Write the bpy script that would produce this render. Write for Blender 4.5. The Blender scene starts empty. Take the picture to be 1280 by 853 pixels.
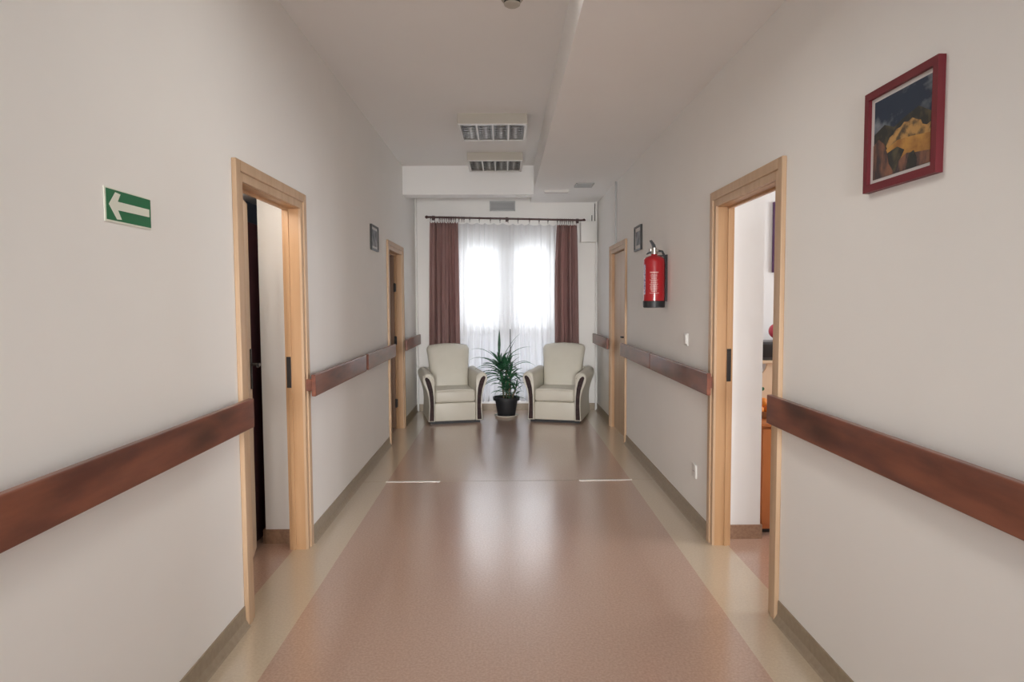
import bpy, bmesh, math, random
from mathutils import Vector, Matrix
random.seed(7)
PI = math.pi
S = bpy.context.scene
C = S.collection

# ------------------------------------------------------------------ camera
FPX, PITCH, YAW, ROLL, CAMZ = 826.7, .0586, .0112, -.0056, 1.4473
f = Vector((math.sin(YAW)*math.cos(PITCH), math.cos(YAW)*math.cos(PITCH), -math.sin(PITCH)))
rt = Vector((math.cos(YAW), -math.sin(YAW), 0)); up = rt.cross(f)
r2 = rt*math.cos(ROLL)+up*math.sin(ROLL); u2 = -rt*math.sin(ROLL)+up*math.cos(ROLL)
cd = bpy.data.cameras.new('camera'); cam = bpy.data.objects.new('camera', cd); C.objects.link(cam)
cd.sensor_width = 36; cd.lens = FPX/1280*36; cd.clip_start = .05; cd.clip_end = 300
cam.matrix_world = Matrix(((r2.x, u2.x, -f.x, 0), (r2.y, u2.y, -f.y, 0), (r2.z, u2.z, -f.z, CAMZ), (0, 0, 0, 1)))
S.camera = cam

# ------------------------------------------------------------------ exposure, sky, lights
S.view_settings.view_transform = 'Standard'; S.view_settings.look = 'None'
S.view_settings.gamma = 1; S.view_settings.use_curve_mapping = False
S.view_settings.exposure = 1.04
S.cycles.use_denoising = True
S.cycles.max_bounces = 10; S.cycles.diffuse_bounces = 6; S.cycles.transparent_max_bounces = 16
S.cycles.sample_clamp_indirect = 6
W = bpy.data.worlds.new('sky'); S.world = W; W.use_nodes = True
bg = W.node_tree.nodes['Background']; bg.inputs[0].default_value = (.80, .88, 1, 1); bg.inputs[1].default_value = 1.25

def area(name, loc, direction, sx, sy, power, col):
    l = bpy.data.lights.new(name, 'AREA'); l.shape = 'RECTANGLE'; l.size = sx; l.size_y = sy
    l.energy = power; l.color = col
    o = bpy.data.objects.new(name, l); C.objects.link(o); o.location = loc
    o.rotation_euler = Vector(direction).to_track_quat('-Z', 'Y').to_euler()
    return o
area('daylight_end_window', (.04, 9.35, 1.30), (0, -1, 0), 1.3, 2.3, 48, (.92, .96, 1))
bl = area('daylight_behind_viewer', (0, -2.75, 1.3), (0, 1, -.07), 1.7, 1.0, 19, (1, .98, .96)); bl.data.spread = math.radians(40)
area('daylight_side_room', (4.35, 3.0, 1.6), (-1, 0, -.05), 1.5, 1.5, 46, (.95, .96, 1))
area('lamp_light', (-.091, .4, 2.93), (0, 0, -1), .55, .55, .9, (1, .97, .92))
area('lamp_light', (-.091, 2.45, 2.93), (0, 0, -1), .55, .55, 3.5, (1, .985, .955))  # fill from the added lamp ahead of the viewer
area('closet_fill_light', (-1.305, 3.36, 2.02), (-.08, 1, -.15), .05, .05, .65, (1, .93, .84))  # added fill that brightens the closet from out of sight

# ------------------------------------------------------------------ materials
def mat(name, col, rough=.5, metal=0, spec=.5, noise=None, bump=None, coat=0, trans=None, emit=None):
    m = bpy.data.materials.new(name); m.use_nodes = True
    nt = m.node_tree; b = nt.nodes['Principled BSDF']
    b.inputs['Base Color'].default_value = (*col, 1); b.inputs['Roughness'].default_value = rough
    b.inputs['Metallic'].default_value = metal; b.inputs['Specular IOR Level'].default_value = spec
    b.inputs['Coat Weight'].default_value = coat
    if emit: b.inputs['Emission Color'].default_value = (*emit[0], 1); b.inputs['Emission Strength'].default_value = emit[1]
    tc = nt.nodes.new('ShaderNodeTexCoord')
    if noise:   # (colour2, scale(vec or float), detail, lo, hi)
        mp = nt.nodes.new('ShaderNodeMapping'); nt.links.new(tc.outputs['Object'], mp.inputs[0])
        sc = noise[1] if hasattr(noise[1], '__len__') else (noise[1],)*3
        mp.inputs['Scale'].default_value = sc
        n = nt.nodes.new('ShaderNodeTexNoise'); n.inputs['Scale'].default_value = 1; n.inputs['Detail'].default_value = noise[2]
        nt.links.new(mp.outputs[0], n.inputs['Vector'])
        r = nt.nodes.new('ShaderNodeValToRGB'); r.color_ramp.elements[0].position = noise[3]; r.color_ramp.elements[1].position = noise[4]
        r.color_ramp.elements[0].color = (*col, 1); r.color_ramp.elements[1].color = (*noise[0], 1)
        nt.links.new(n.outputs['Fac'], r.inputs[0]); nt.links.new(r.outputs[0], b.inputs['Base Color'])
    if bump:    # (scale, strength)
        n2 = nt.nodes.new('ShaderNodeTexNoise'); n2.inputs['Scale'].default_value = bump[0]; n2.inputs['Detail'].default_value = 3
        nt.links.new(tc.outputs['Object'], n2.inputs['Vector'])
        bp = nt.nodes.new('ShaderNodeBump'); bp.inputs['Strength'].default_value = bump[1]; bp.inputs['Distance'].default_value = .01
        nt.links.new(n2.outputs['Fac'], bp.inputs['Height']); nt.links.new(bp.outputs[0], b.inputs['Normal'])
    return m

M = {}
M['wall'] = mat('wall_paint', (.90, .888, .86), .75, spec=.25, noise=((.875, .862, .835), 1.3, 4, .35, .7), bump=(6, .06))
M['ceiling'] = mat('ceiling_paint', (.925, .92, .908), .85, spec=.2, noise=((.905, .90, .888), 1.1, 3, .35, .7), bump=(5, .05))
M['white'] = mat('white_paint', (.82, .81, .79), .7)
M['casing'] = mat('oak_veneer', (.60, .42, .27), .42, noise=((.50, .33, .20), (22, 22, 1.6), 4, .3, .75))
M['jamb'] = mat('jamb_veneer', (.56, .34, .18), .42, noise=((.47, .27, .13), (22, 22, 1.6), 4, .3, .75))
M['leaf'] = mat('door_leaf_veneer', (.66, .50, .35), .42, noise=((.57, .41, .27), (18, 18, 1.4), 4, .3, .75))
M['dleaf'] = mat('brown_door_veneer', (.34, .21, .14), .45, noise=((.26, .15, .10), (20, 20, 1.5), 4, .3, .7))
M['rail'] = mat('varnished_rail', (.205, .068, .042), .33, coat=.35, noise=((.085, .026, .02), (9, 2.2, 9), 6, .35, .72))
M['base'] = mat('olive_baseboard', (.36, .29, .21), .45, noise=((.31, .245, .175), 40, 3, .3, .7))
M['basebrown'] = mat('speckled_baseboard', (.36, .22, .14), .5, noise=((.28, .165, .105), 60, 3, .35, .65))
M['metal'] = mat('aluminium_strip', (.78, .76, .72), .35, .6)
M['black'] = mat('black_metal', (.02, .018, .018), .35)
M['blackp'] = mat('black_plastic', (.018, .019, .022), .45)
M['darkrod'] = mat('dark_rod', (.075, .032, .03), .35)
M['leather'] = mat('cream_leatherette', (.68, .65, .565), .42, noise=((.63, .60, .515), 3.0, 3, .3, .7), bump=(60, .12))
M['piping'] = mat('cream_piping', (.74, .71, .63), .4)
M['inlay'] = mat('dark_inlay', (.02, .011, .012), .6, spec=.25, noise=((.055, .028, .028), (8, 8, 30), 3, .3, .7))
M['green'] = mat('sign_green', (.012, .165, .065), .4)
M['signw'] = mat('sign_white', (.80, .82, .72), .45)
M['redframe'] = mat('crimson_frame', (.17, .013, .022), .5)
M['mat'] = mat('picture_mat', (.70, .68, .66), .6)
M['red'] = mat('extinguisher_red', (.38, .008, .014), .3, coat=.3)
M['label'] = mat('label_print', (.80, .60, .56), .5)
M['labelw'] = mat('label_band', (.25, .22, .38), .5, noise=((.65, .62, .70), 70, 2, .45, .55))
M['chrome'] = mat('brushed_metal', (.55, .52, .48), .3, 1)
M['plasticw'] = mat('white_plastic', (.80, .79, .76), .4)
M['housing'] = mat('lamp_housing', (.50, .465, .40), .5)
M['mirror'] = mat('louvre_aluminium', (.92, .92, .92), .12, 1)
M['tube'] = mat('fluorescent_tube', (.85, .85, .84), .3)
M['tubelit'] = mat('lit_fluorescent_tube', (.9, .9, .85), .3, emit=((1, .95, .86), 6))
M['plant'] = mat('leaf_green', (.04, .15, .065), .38, noise=((.015, .065, .035), 14, 3, .35, .7))
M['stem'] = mat('plant_stem', (.16, .12, .07), .8)
M['soil'] = mat('soil', (.03, .022, .016), .95, bump=(60, .6))
M['stake'] = mat('stake', (.05, .045, .045), .5)
M['blue'] = mat('blue_grey_paint', (.12, .14, .20), .7)
M['maroon'] = mat('dark_maroon_board', (.09, .036, .042), .5)
M['orange'] = mat('orange_pine', (.56, .20, .065), .35, noise=((.42, .13, .04), (3, 14, 1.2), 4, .35, .7))
M['beige'] = mat('light_birch', (.74, .55, .37), .45)
M['boxgrey'] = mat('dark_grey_plastic', (.06, .056, .058), .3)
M['pink'] = mat('pink_ball', (.55, .05, .08), .35)
M['fruit'] = mat('orange_fruit', (.75, .24, .03), .4)
M['vent'] = mat('vent_grey', (.52, .53, .53), .5)
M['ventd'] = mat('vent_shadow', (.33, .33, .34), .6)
M['roof'] = mat('roof_tile', (.42, .40, .40), .7)
M['hwall'] = mat('house_render', (.68, .66, .64), .8)
M['ground'] = mat('ground_grass', (.25, .27, .2), .9)
M['shade'] = mat('grey_print', (.30, .30, .32), .5, noise=((.06, .06, .07), 14, 3, .4, .6))

# speckled linoleum, cream margins along both walls
def knots(m):
    nt = m.node_tree; b = nt.nodes['Principled BSDF']; src = b.inputs['Base Color'].links[0].from_socket
    tc = nt.nodes.new('ShaderNodeTexCoord'); mp = nt.nodes.new('ShaderNodeMapping'); mp.inputs['Scale'].default_value = (.5, 2.6, 7.5)
    v = nt.nodes.new('ShaderNodeTexVoronoi'); v.inputs['Scale'].default_value = 1; n = nt.nodes.new('ShaderNodeTexNoise'); n.inputs['Scale'].default_value = 9
    mx = nt.nodes.new('ShaderNodeMix'); mx.data_type = 'RGBA'; mx.inputs['Factor'].default_value = .13
    nt.links.new(tc.outputs['Object'], mp.inputs[0]); nt.links.new(tc.outputs['Object'], n.inputs['Vector'])
    nt.links.new(mp.outputs[0], mx.inputs[6]); nt.links.new(n.outputs['Color'], mx.inputs[7]); nt.links.new(mx.outputs[2], v.inputs['Vector'])
    r = nt.nodes.new('ShaderNodeValToRGB'); r.color_ramp.elements[0].position = .08; r.color_ramp.elements[1].position = .42
    r.color_ramp.elements[0].color = (.25, .22, .20, 1); r.color_ramp.elements[1].color = (1, 1, 1, 1); nt.links.new(v.outputs['Distance'], r.inputs[0])
    mu = nt.nodes.new('ShaderNodeMix'); mu.data_type = 'RGBA'; mu.blend_type = 'MULTIPLY'; mu.inputs['Factor'].default_value = .85
    nt.links.new(src, mu.inputs[6]); nt.links.new(r.outputs[0], mu.inputs[7]); nt.links.new(mu.outputs[2], b.inputs['Base Color'])
M['rail'] = mat('varnished_rail', (.25, .082, .045), .36, coat=.25, noise=((.12, .036, .024), (9, 3.0, 16), 6, .35, .68)); knots(M['rail'])
def floor_mat():
    m = bpy.data.materials.new('linoleum'); m.use_nodes = True; nt = m.node_tree; b = nt.nodes['Principled BSDF']
    N = nt.nodes.new; L = nt.links.new
    tc = N('ShaderNodeTexCoord'); sx = N('ShaderNodeSeparateXYZ'); L(tc.outputs['Object'], sx.inputs[0])
    def gt(v, sock='X'):
        n = N('ShaderNodeMath'); n.operation = 'GREATER_THAN'; L(sx.outputs[sock], n.inputs[0]); n.inputs[1].default_value = v; return n.outputs[0]
    def mth(op, a, c):
        n = N('ShaderNodeMath'); n.operation = op; L(a, n.inputs[0]); L(c, n.inputs[1]); return n.outputs[0]
    left = mth('SUBTRACT', gt(-1.25), gt(-.9553)); right = mth('SUBTRACT', gt(1.0153), gt(1.317))
    marg = mth('ADD', left, right)
    def speck(c1, c2, scale):
        n = N('ShaderNodeTexNoise'); n.inputs['Scale'].default_value = scale; n.inputs['Detail'].default_value = 4; L(tc.outputs['Object'], n.inputs['Vector'])
        r = N('ShaderNodeValToRGB'); r.color_ramp.elements[0].position = .36; r.color_ramp.elements[1].position = .64
        r.color_ramp.elements[0].color = (*c1, 1); r.color_ramp.elements[1].color = (*c2, 1); L(n.outputs['Fac'], r.inputs[0]); return r.outputs[0]
    mx = N('ShaderNodeMix'); mx.data_type = 'RGBA'
    L(marg, mx.inputs['Factor']); L(speck((.44, .275, .20), (.54, .36, .27), 95), mx.inputs[6]); L(speck((.56, .455, .325), (.62, .515, .375), 90), mx.inputs[7])
    L(mx.outputs[2], b.inputs['Base Color'])
    n = N('ShaderNodeTexNoise'); n.inputs['Scale'].default_value = 1.6; n.inputs['Detail'].default_value = 5; L(tc.outputs['Object'], n.inputs['Vector'])
    mr = N('ShaderNodeMapRange'); mr.inputs[3].default_value = .30; mr.inputs[4].default_value = .38; L(n.outputs['Fac'], mr.inputs[0]); L(mr.outputs[0], b.inputs['Roughness'])
    b.inputs['Specular IOR Level'].default_value = .9; b.inputs['Coat Weight'].default_value = 1; b.inputs['Coat Roughness'].default_value = .19; b.inputs['Coat IOR'].default_value = 1.95
    n3 = N('ShaderNodeTexNoise'); n3.inputs['Scale'].default_value = 7; L(tc.outputs['Object'], n3.inputs['Vector'])
    bp = N('ShaderNodeBump'); bp.inputs['Strength'].default_value = .02; bp.inputs['Distance'].default_value = .01; L(n3.outputs['Fac'], bp.inputs['Height']); L(bp.outputs[0], b.inputs['Normal'])
    return m
M['floor'] = floor_mat()

def drape_mat(name, col, col2):
    m = mat(name, col, .75, spec=.2, noise=(col2, (30, 30, 4), 3, .3, .7), bump=(300, .15)); nt = m.node_tree
    b = nt.nodes['Principled BSDF']; out = nt.nodes['Material Output']
    t = nt.nodes.new('ShaderNodeBsdfTranslucent'); t.inputs[0].default_value = (col[0]*1.2, col[1]*1.1, col[2]*1.1, 1)
    mx = nt.nodes.new('ShaderNodeMixShader'); mx.inputs[0].default_value = .35
    nt.links.new(b.outputs[0], mx.inputs[1]); nt.links.new(t.outputs[0], mx.inputs[2]); nt.links.new(mx.outputs[0], out.inputs[0]); return m
M['drape'] = drape_mat('mauve_drape', (.44, .285, .27), (.36, .225, .21))
def sheer_mat():
    m = bpy.data.materials.new('sheer_voile'); m.use_nodes = True; nt = m.node_tree; nt.nodes.clear(); N = nt.nodes.new; L = nt.links.new
    out = N('ShaderNodeOutputMaterial'); tr = N('ShaderNodeBsdfTransparent'); d = N('ShaderNodeBsdfDiffuse'); t = N('ShaderNodeBsdfTranslucent')
    d.inputs[0].default_value = (.93, .93, .94, 1); t.inputs[0].default_value = (.43, .43, .44, 1)
    a = N('ShaderNodeMixShader'); a.inputs[0].default_value = .42; L(d.outputs[0], a.inputs[1]); L(t.outputs[0], a.inputs[2])
    b = N('ShaderNodeMixShader'); b.inputs[0].default_value = .965; L(tr.outputs[0], b.inputs[1]); L(a.outputs[0], b.inputs[2]); L(b.outputs[0], out.inputs[0]); return m
M['sheer'] = sheer_mat()
def glass_mat():
    m = bpy.data.materials.new('window_glass'); m.use_nodes = True; nt = m.node_tree; nt.nodes.clear(); N = nt.nodes.new; L = nt.links.new
    out = N('ShaderNodeOutputMaterial'); tr = N('ShaderNodeBsdfTransparent'); g = N('ShaderNodeBsdfGlossy'); g.inputs['Roughness'].default_value = .02
    b = N('ShaderNodeMixShader'); b.inputs[0].default_value = .06; L(tr.outputs[0], b.inputs[1]); L(g.outputs[0], b.inputs[2]); L(b.outputs[0], out.inputs[0]); return m
M['glass'] = glass_mat()
def opal_mat():
    m = bpy.data.materials.new('opal_panel'); m.use_nodes = True; nt = m.node_tree; nt.nodes.clear(); N = nt.nodes.new; L = nt.links.new
    out = N('ShaderNodeOutputMaterial'); d = N('ShaderNodeBsdfDiffuse'); t = N('ShaderNodeBsdfTranslucent')
    d.inputs[0].default_value = (.85, .85, .85, 1); t.inputs[0].default_value = (.80, .80, .82, 1)
    a = N('ShaderNodeMixShader'); a.inputs[0].default_value = .55; L(d.outputs[0], a.inputs[1]); L(t.outputs[0], a.inputs[2]); L(a.outputs[0], out.inputs[0]); return m
M['opal'] = opal_mat()

# ------------------------------------------------------------------ helpers
def bx(bm, x0, x1, y0, y1, z0, z1, bev=0, seg=2, mi=0):
    r = bmesh.ops.create_cube(bm, size=1)
    for v in r['verts']:
        v.co = Vector(((x0+x1)/2+v.co.x*(x1-x0), (y0+y1)/2+v.co.y*(y1-y0), (z0+z1)/2+v.co.z*(z1-z0)))
    es = list({e for v in r['verts'] for e in v.link_edges})
    fs = list({q for v in r['verts'] for q in v.link_faces})
    for q in fs: q.material_index = mi
    if bev: bmesh.ops.bevel(bm, geom=es, offset=bev, segments=seg, profile=.5, affect='EDGES', clamp_overlap=True)
def tube(bm, pts, r, seg=10, cap=True):
    rings = []; pts = [Vector(p) for p in pts]
    rr = r if hasattr(r, '__len__') else [r]*len(pts)
    for i, p in enumerate(pts):
        d = (pts[min(i+1, len(pts)-1)]-pts[max(i-1, 0)]).normalized()
        a = Vector((0, 0, 1)) if abs(d.z) < .9 else Vector((1, 0, 0))
        u = d.cross(a).normalized(); w = d.cross(u)
        rings.append([bm.verts.new(p+u*math.cos(t)*rr[i]+w*math.sin(t)*rr[i]) for t in [2*PI*k/seg for k in range(seg)]])
    for i in range(len(rings)-1):
        for k in range(seg): bm.faces.new((rings[i][k], rings[i][(k+1) % seg], rings[i+1][(k+1) % seg], rings[i+1][k]))
    if cap: bm.faces.new(rings[0][::-1]); bm.faces.new(rings[-1])
def lathe(bm, prof, c=(0, 0, 0), seg=32):
    rings = []
    for r, z in prof:
        if r < 1e-5: rings.append([bm.verts.new((c[0], c[1], c[2]+z))])
        else: rings.append([bm.verts.new((c[0]+r*math.cos(2*PI*k/seg), c[1]+r*math.sin(2*PI*k/seg), c[2]+z)) for k in range(seg)])
    for a, b in zip(rings, rings[1:]):
        for k in range(seg):
            q = [a[k % len(a)], a[(k+1) % len(a)], b[(k+1) % len(b)], b[k % len(b)]]
            q = list(dict.fromkeys(q))
            if len(q) > 2: bm.faces.new(q)
def prism(bm, poly, fn, d0, d1, mi=0):
    """poly of (u,v); fn(u,v,d)->xyz ; extruded from d0 to d1"""
    a = [bm.verts.new(fn(u, v, d0)) for u, v in poly]; b = [bm.verts.new(fn(u, v, d1)) for u, v in poly]
    n = len(poly); fs = [bm.faces.new(a), bm.faces.new(b[::-1])]
    for i in range(n): fs.append(bm.faces.new((a[i], b[i], b[(i+1) % n], a[(i+1) % n])))
    for q in fs: q.material_index = mi
def obj(name, bm, m, parent=None, smooth=False, loc=None):
    bmesh.ops.recalc_face_normals(bm, faces=bm.faces)
    me = bpy.data.meshes.new(name); bm.to_mesh(me); bm.free()
    for x in (m if isinstance(m, (list, tuple)) else [m]): me.materials.append(x)
    if smooth:
        for p in me.polygons: p.use_smooth = True
        try: me.set_sharp_from_angle(angle=math.radians(smooth if smooth is not True else 40))
        except Exception: pass
    o = bpy.data.objects.new(name, me); C.objects.link(o)
    if parent: o.parent = parent
    if loc: o.location = loc
    return o
def box(name, b, m, parent=None, bev=0, kind=None):
    bm = bmesh.new(); bx(bm, *b, bev=bev); o = obj(name, bm, m, parent, smooth=bool(bev) and 50)
    if kind: o['kind'] = kind
    return o
def tag(o, label, cat, group=None):
    o['label'] = label; o['category'] = cat
    if group: o['group'] = group
    return o
def thing(name, label, cat, loc=(0, 0, 0), rz=0, group=None):
    o = bpy.data.objects.new(name, None); C.objects.link(o); o.empty_display_size = .1
    o.location = loc; o.rotation_euler = (0, 0, rz); return tag(o, label, cat, group)
def struct(name, boxes, m, bev=0):
    bm = bmesh.new()
    for b in boxes: bx(bm, *b, bev=bev)
    o = obj(name, bm, m); o['kind'] = 'structure'; return o
def dup(root, loc, rz=None):
    r = root.copy(); C.objects.link(r); r.location = loc
    if rz is not None: r.rotation_euler = (0, 0, rz)
    def rec(a, b):
        for ch in list(a.children):
            c = ch.copy(); C.objects.link(c); c.parent = b; rec(ch, c)
    rec(root, r); return r

# ------------------------------------------------------------------ shell
XL, XR, YE, YB, ZC, ZS = -1.176, 1.235, 8.80, -2.6, 3.035, 2.755
WT = .09                                         # partition thickness
DN = [(2.993, 3.833), (6.745, 7.585)]            # clear door openings along Y (same on both sides)
DH = 1.992
fl = struct('floor', [(-3.2, 4.3, YB-.1, YE+.2, -.08, 0)], M['floor'])
struct('ceiling', [(XL-WT, XR+WT, YB-.1, YE+.2, ZC, ZC+.1)], M['ceiling'])
struct('trim_1', [(.352, XR, YB, YE, ZS, ZC)], M['ceiling'])                    # dropped soffit along the right
struct('trim_2', [(XL, .352, 7.80, 8.05, 2.705, ZC)], M['ceiling'])             # cross beam
def side_wall(name, x0, x1):
    b = [(x0, x1, YB, DN[0][0], 0, ZC), (x0, x1, DN[0][1], DN[1][0], 0, ZC), (x0, x1, DN[1][1], YE, 0, ZC)]
    for a, c in DN: b.append((x0, x1, a, c, DH, ZC))
    return struct(name, b, M['wall'])
side_wall('wall_left', XL-WT, XL); side_wall('wall_right', XR, XR+WT)
WX0, WX1, WZ0, WZ1, WLOW = -.62, .69, 1.03, 2.36, .12
struct('wall_end', [(XL-WT, WX0, YE, YE+.2, 0, ZC), (WX1, XR+WT, YE, YE+.2, 0, ZC), (WX0, WX1, YE, YE+.2, 0, WLOW), (WX0, WX1, YE, YE+.2, WZ1, ZC)], M['wall'])
BX, BZ0, BZ1 = .9, .8, 2.6
struct('wall_front', [(XL-WT, -BX, YB-.1, YB, 0, ZC), (BX, XR+WT, YB-.1, YB, 0, ZC), (-BX, BX, YB-.1, YB, 0, BZ0), (-BX, BX, YB-.1, YB, BZ1, ZC)], M['wall'])
# baseboards (pieces between doors)
CO = .087                                        # casing width outside the opening
def base(name, x0, x1):
    segs = [(YB, DN[0][0]-CO), (DN[0][1]+CO, DN[1][0]-CO), (DN[1][1]+CO, YE)]
    bm = bmesh.new()
    for a, b in segs:
        inner = x1 if x0 < 0 else x0; outer = x0 if x0 < 0 else x1; s = 1 if x0 < 0 else -1
        poly = [(outer, 0), (outer, .092), (outer+s*.006, .092), (outer+s*.008, .03), (outer+s*.022, .004), (outer+s*.03, 0)]
        prism(bm, poly, lambda u, v, d: (u, d, v), a, b)
    o = obj(name, bm, M['base']); o['kind'] = 'structure'
base('baseboard_left', XL, XL+.012); base('baseboard_right', XR-.012, XR)
struct('baseboard_end', [(XL+.01, XR-.01, YE-.012, YE, 0, .092)], M['base'])
# floor seam and its cover strips
struct('trim_3', [(-.967, -.529, 5.278, 5.302, 0, .003), (.597, 1.029, 5.278, 5.302, 0, .003)], M['metal'])
struct('trim_4', [(-1.15, -.967, 5.287, 5.293, 0, .001), (-.529, .597, 5.288, 5.292, 0, .001), (1.029, 1.21, 5.287, 5.293, 0, .001)], M['base'])

# side spaces behind the doors
# left closet
struct('wall_left_closet', [(-1.66, -1.58, 2.6, 4.9, 0, 2.2)], M['blue'])
struct('wall_closet_pier', [(-1.45, XL-WT, 3.94, 4.05, 0, 2.2)], M['white'])
struct('wall_closet_ends', [(-1.58, XL-WT, 2.6, 2.7, 0, 2.2), (-1.58, XL-WT, 4.8, 4.9, 0, 2.2)], M['wall'])
struct('ceiling_closet', [(-1.66, XL-WT, 2.6, 4.9, 2.075, 2.2)], M['white'])
struct('baseboard_closet', [(-1.455, XL-WT, 3.928, 3.94, 0, .085), (-1.462, -1.45, 3.928, 4.05, 0, .085)], M['basebrown'])
# far left room
struct('wall_far_room', [(-2.7, -2.6, 6.2, 8.6, 0, 2.6), (-2.6, XL-WT, 6.1, 6.2, 0, 2.6), (-2.6, XL-WT, 8.5, 8.6, 0, 2.6)], M['wall'])
struct('ceiling_far_room', [(-2.7, XL-WT, 6.1, 8.6, 2.6, 2.7)], M['ceiling'])
# right room, with daylight
struct('wall_room_pier', [(XR+WT, 1.55, 3.945, 4.07, 0, 2.7)], M['white'])
struct('wall_room_back', [(XR+WT, 4.2, 4.75, 4.85, 0, 2.7)], M['white'])
struct('wall_room_front', [(XR+WT, 4.2, .9, 1.0, 0, 2.7)], M['white'])
struct('wall_room_window', [(4.2, 4.3, .9, 2.2, 0, 2.7), (4.2, 4.3, 3.8, 4.85, 0, 2.7), (4.2, 4.3, 2.2, 3.8, 0, .8), (4.2, 4.3, 2.2, 3.8, 2.4, 2.7)], M['white'])
struct('ceiling_room', [(XR+WT, 4.3, .9, 4.85, 2.7, 2.8)], M['white'])
struct('baseboard_room', [(XR+WT, 1.55, 3.933, 3.945, 0, .085), (1.55, 1.56, 3.933, 4.07, 0, .085), (XR+WT, 4.2, 4.738, 4.75, 0, .085)], M['basebrown'])

# windows
def window(name, x0, x1, z0, z1, y, sill=True, low=0):
    r = bpy.data.objects.new(name, None); C.objects.link(r); r['kind'] = 'structure'
    r.location = ((x0+x1)/2, y, z0); hw, h = (x1-x0)/2, z1-z0
    bm = bmesh.new()
    for b in ((-hw, hw, 0, .06, 0, .05), (-hw, hw, 0, .06, h-.11, h), (-hw, -hw+.05, 0, .06, 0, h), (hw-.05, hw, 0, .06, 0, h), (-.05, .05, 0, .06, 0, h)): bx(bm, *b)
    obj('window_frame', bm, M['plasticw'], r)
    for a, c in ((-hw+.05, -.05), (.05, hw-.05)):
        bm = bmesh.new(); z0_, z1_ = .05, h-.11
        for b in ((a, c, -.012, .045, z0_, z0_+.06), (a, c, -.012, .045, z1_-.06, z1_), (a, a+.06, -.012, .045, z0_, z1_), (c-.06, c, -.012, .045, z0_, z1_)): bx(bm, *b)
        sh = obj('sash', bm, M['plasticw'], r)
        box('pane', (a+.06, c-.06, .016, .022, z0_+.06, z1_-.06), M['glass'], sh)
    if low:                       # pale translucent panels under the glazing
        bm = bmesh.new()
        for b in ((-hw, hw, 0, .06, -low, -low+.05), (-hw, -hw+.05, 0, .06, -low, 0), (hw-.05, hw, 0, .06, -low, 0), (-.04, .04, 0, .06, -low, 0)): bx(bm, *b)
        obj('lower_frame', bm, M['plasticw'], r)
        for a, c in ((-hw+.05, -.04), (.04, hw-.05)): box('lower_panel', (a, c, .02, .026, -low+.05, 0), M['opal'], r)
    if sill: box('window_sill', (-hw, hw, -.03, .02, -.030, -.002), M['plasticw'], r, bev=.006)
    return r
window('window_1', WX0, WX1, WZ0, WZ1, YE+.10, low=WZ0-WLOW)
window('window_2', -BX, BX, BZ0, BZ1, YB-.09, sill=False)
w3 = window('window_3', 2.2, 3.8, .8, 2.4, 0, sill=False); w3.location = (4.23, 3.0, .8); w3.rotation_euler = (0, 0, -PI/2)

# doors: casing + jamb + leaf.  side=-1 left wall, +1 right wall.  local u = distance into the wall
def doorway(name, side, y0, y1):
    xw = XL if side < 0 else XR
    def X(u): return xw+side*u
    def B(bm, u0, u1, a, b, z0, z1, bev=0):
        x0, x1 = sorted((X(u0), X(u1))); bx(bm, x0, x1, a, b, z0, z1, bev=bev)
    r = bpy.data.objects.new(name, None); C.objects.link(r); r['kind'] = 'structure'
    bm = bmesh.new()                                   # two-step casing
    o = CO
    for a, b, z0, z1 in ((y0-o, y0-.038, 0, DH+o), (y1+.038, y1+o, 0, DH+o), (y0-.038, y1+.038, DH+.038, DH+o)): B(bm, -.022, 0, a, b, z0, z1, .004)
    for a, b, z0, z1 in ((y0-.040, y0+.002, 0, DH+.040), (y1-.002, y1+.040, 0, DH+.040), (y0, y1, DH-.002, DH+.040)): B(bm, -.014, .004, a, b, z0, z1, .003)
    obj('casing', bm, M['casing'], r)
    bm = bmesh.new()
    for a, b, z0, z1 in ((y0-.012, y0+.004, 0, DH), (y1-.004, y1+.012, 0, DH), (y0, y1, DH-.004, DH+.012)): B(bm, .0, WT+.004, a, b, z0, z1)
    for a, b, z0, z1 in ((y0, y0+.014, 0, DH-.01), (y1-.014, y1, 0, DH-.01), (y0, y1, DH-.016, DH-.002)): B(bm, .055, .075, a, b, z0, z1, .002)
    obj('jamb', bm, M['jamb'], r)
    return r, X, B
dA, XA, BA = doorway('door_1', -1, *DN[0]); dB, XB, BB = doorway('door_2', 1, *DN[0])
dC, XC_, BC = doorway('door_3', -1, *DN[1]); dD, XD, BD = doorway('door_4', 1, *DN[1])
# strike plates on the far jambs
box('strike_plate', (XL-.083, XL-.058, 3.814, 3.8195, .96, 1.14), M['black'], dA)
box('strike_plate', (XR+.056, XR+.080, 3.814, 3.8195, .98, 1.17), M['black'], dB)
# leaf A, ajar into the closet
th = math.radians(14.5)
lf = bpy.data.objects.new('door_leaf', None)
bm = bmesh.new(); bx(bm, -.04, 0, 0, .86, .012, 2.02, bev=.003)
lf = obj('door_leaf', bm, M['leaf'], dA); lf.location = (XL-WT+.012, 3.01, 0); lf.rotation_euler = (0, 0, th)
def handle(parent, x, y, z, s, yd):
    bm = bmesh.new(); xs = sorted((x, x+s*.008)); bx(bm, *xs, y-.02, y+.02, z-.14, z+.09, bev=.003)
    tube(bm, [(x, y, z), (x+s*.045, y, z), (x+s*.052, y+yd*.02, z), (x+s*.052, y+yd*.12, z)], .009)
    return obj('door_handle', bm, M['black'], parent, smooth=40)
handle(lf, 0, .80, 1.10, 1, -1)
box('latch_plate', (-.032, -.008, .8595, .863, .98, 1.16), M['chrome'], lf)
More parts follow.
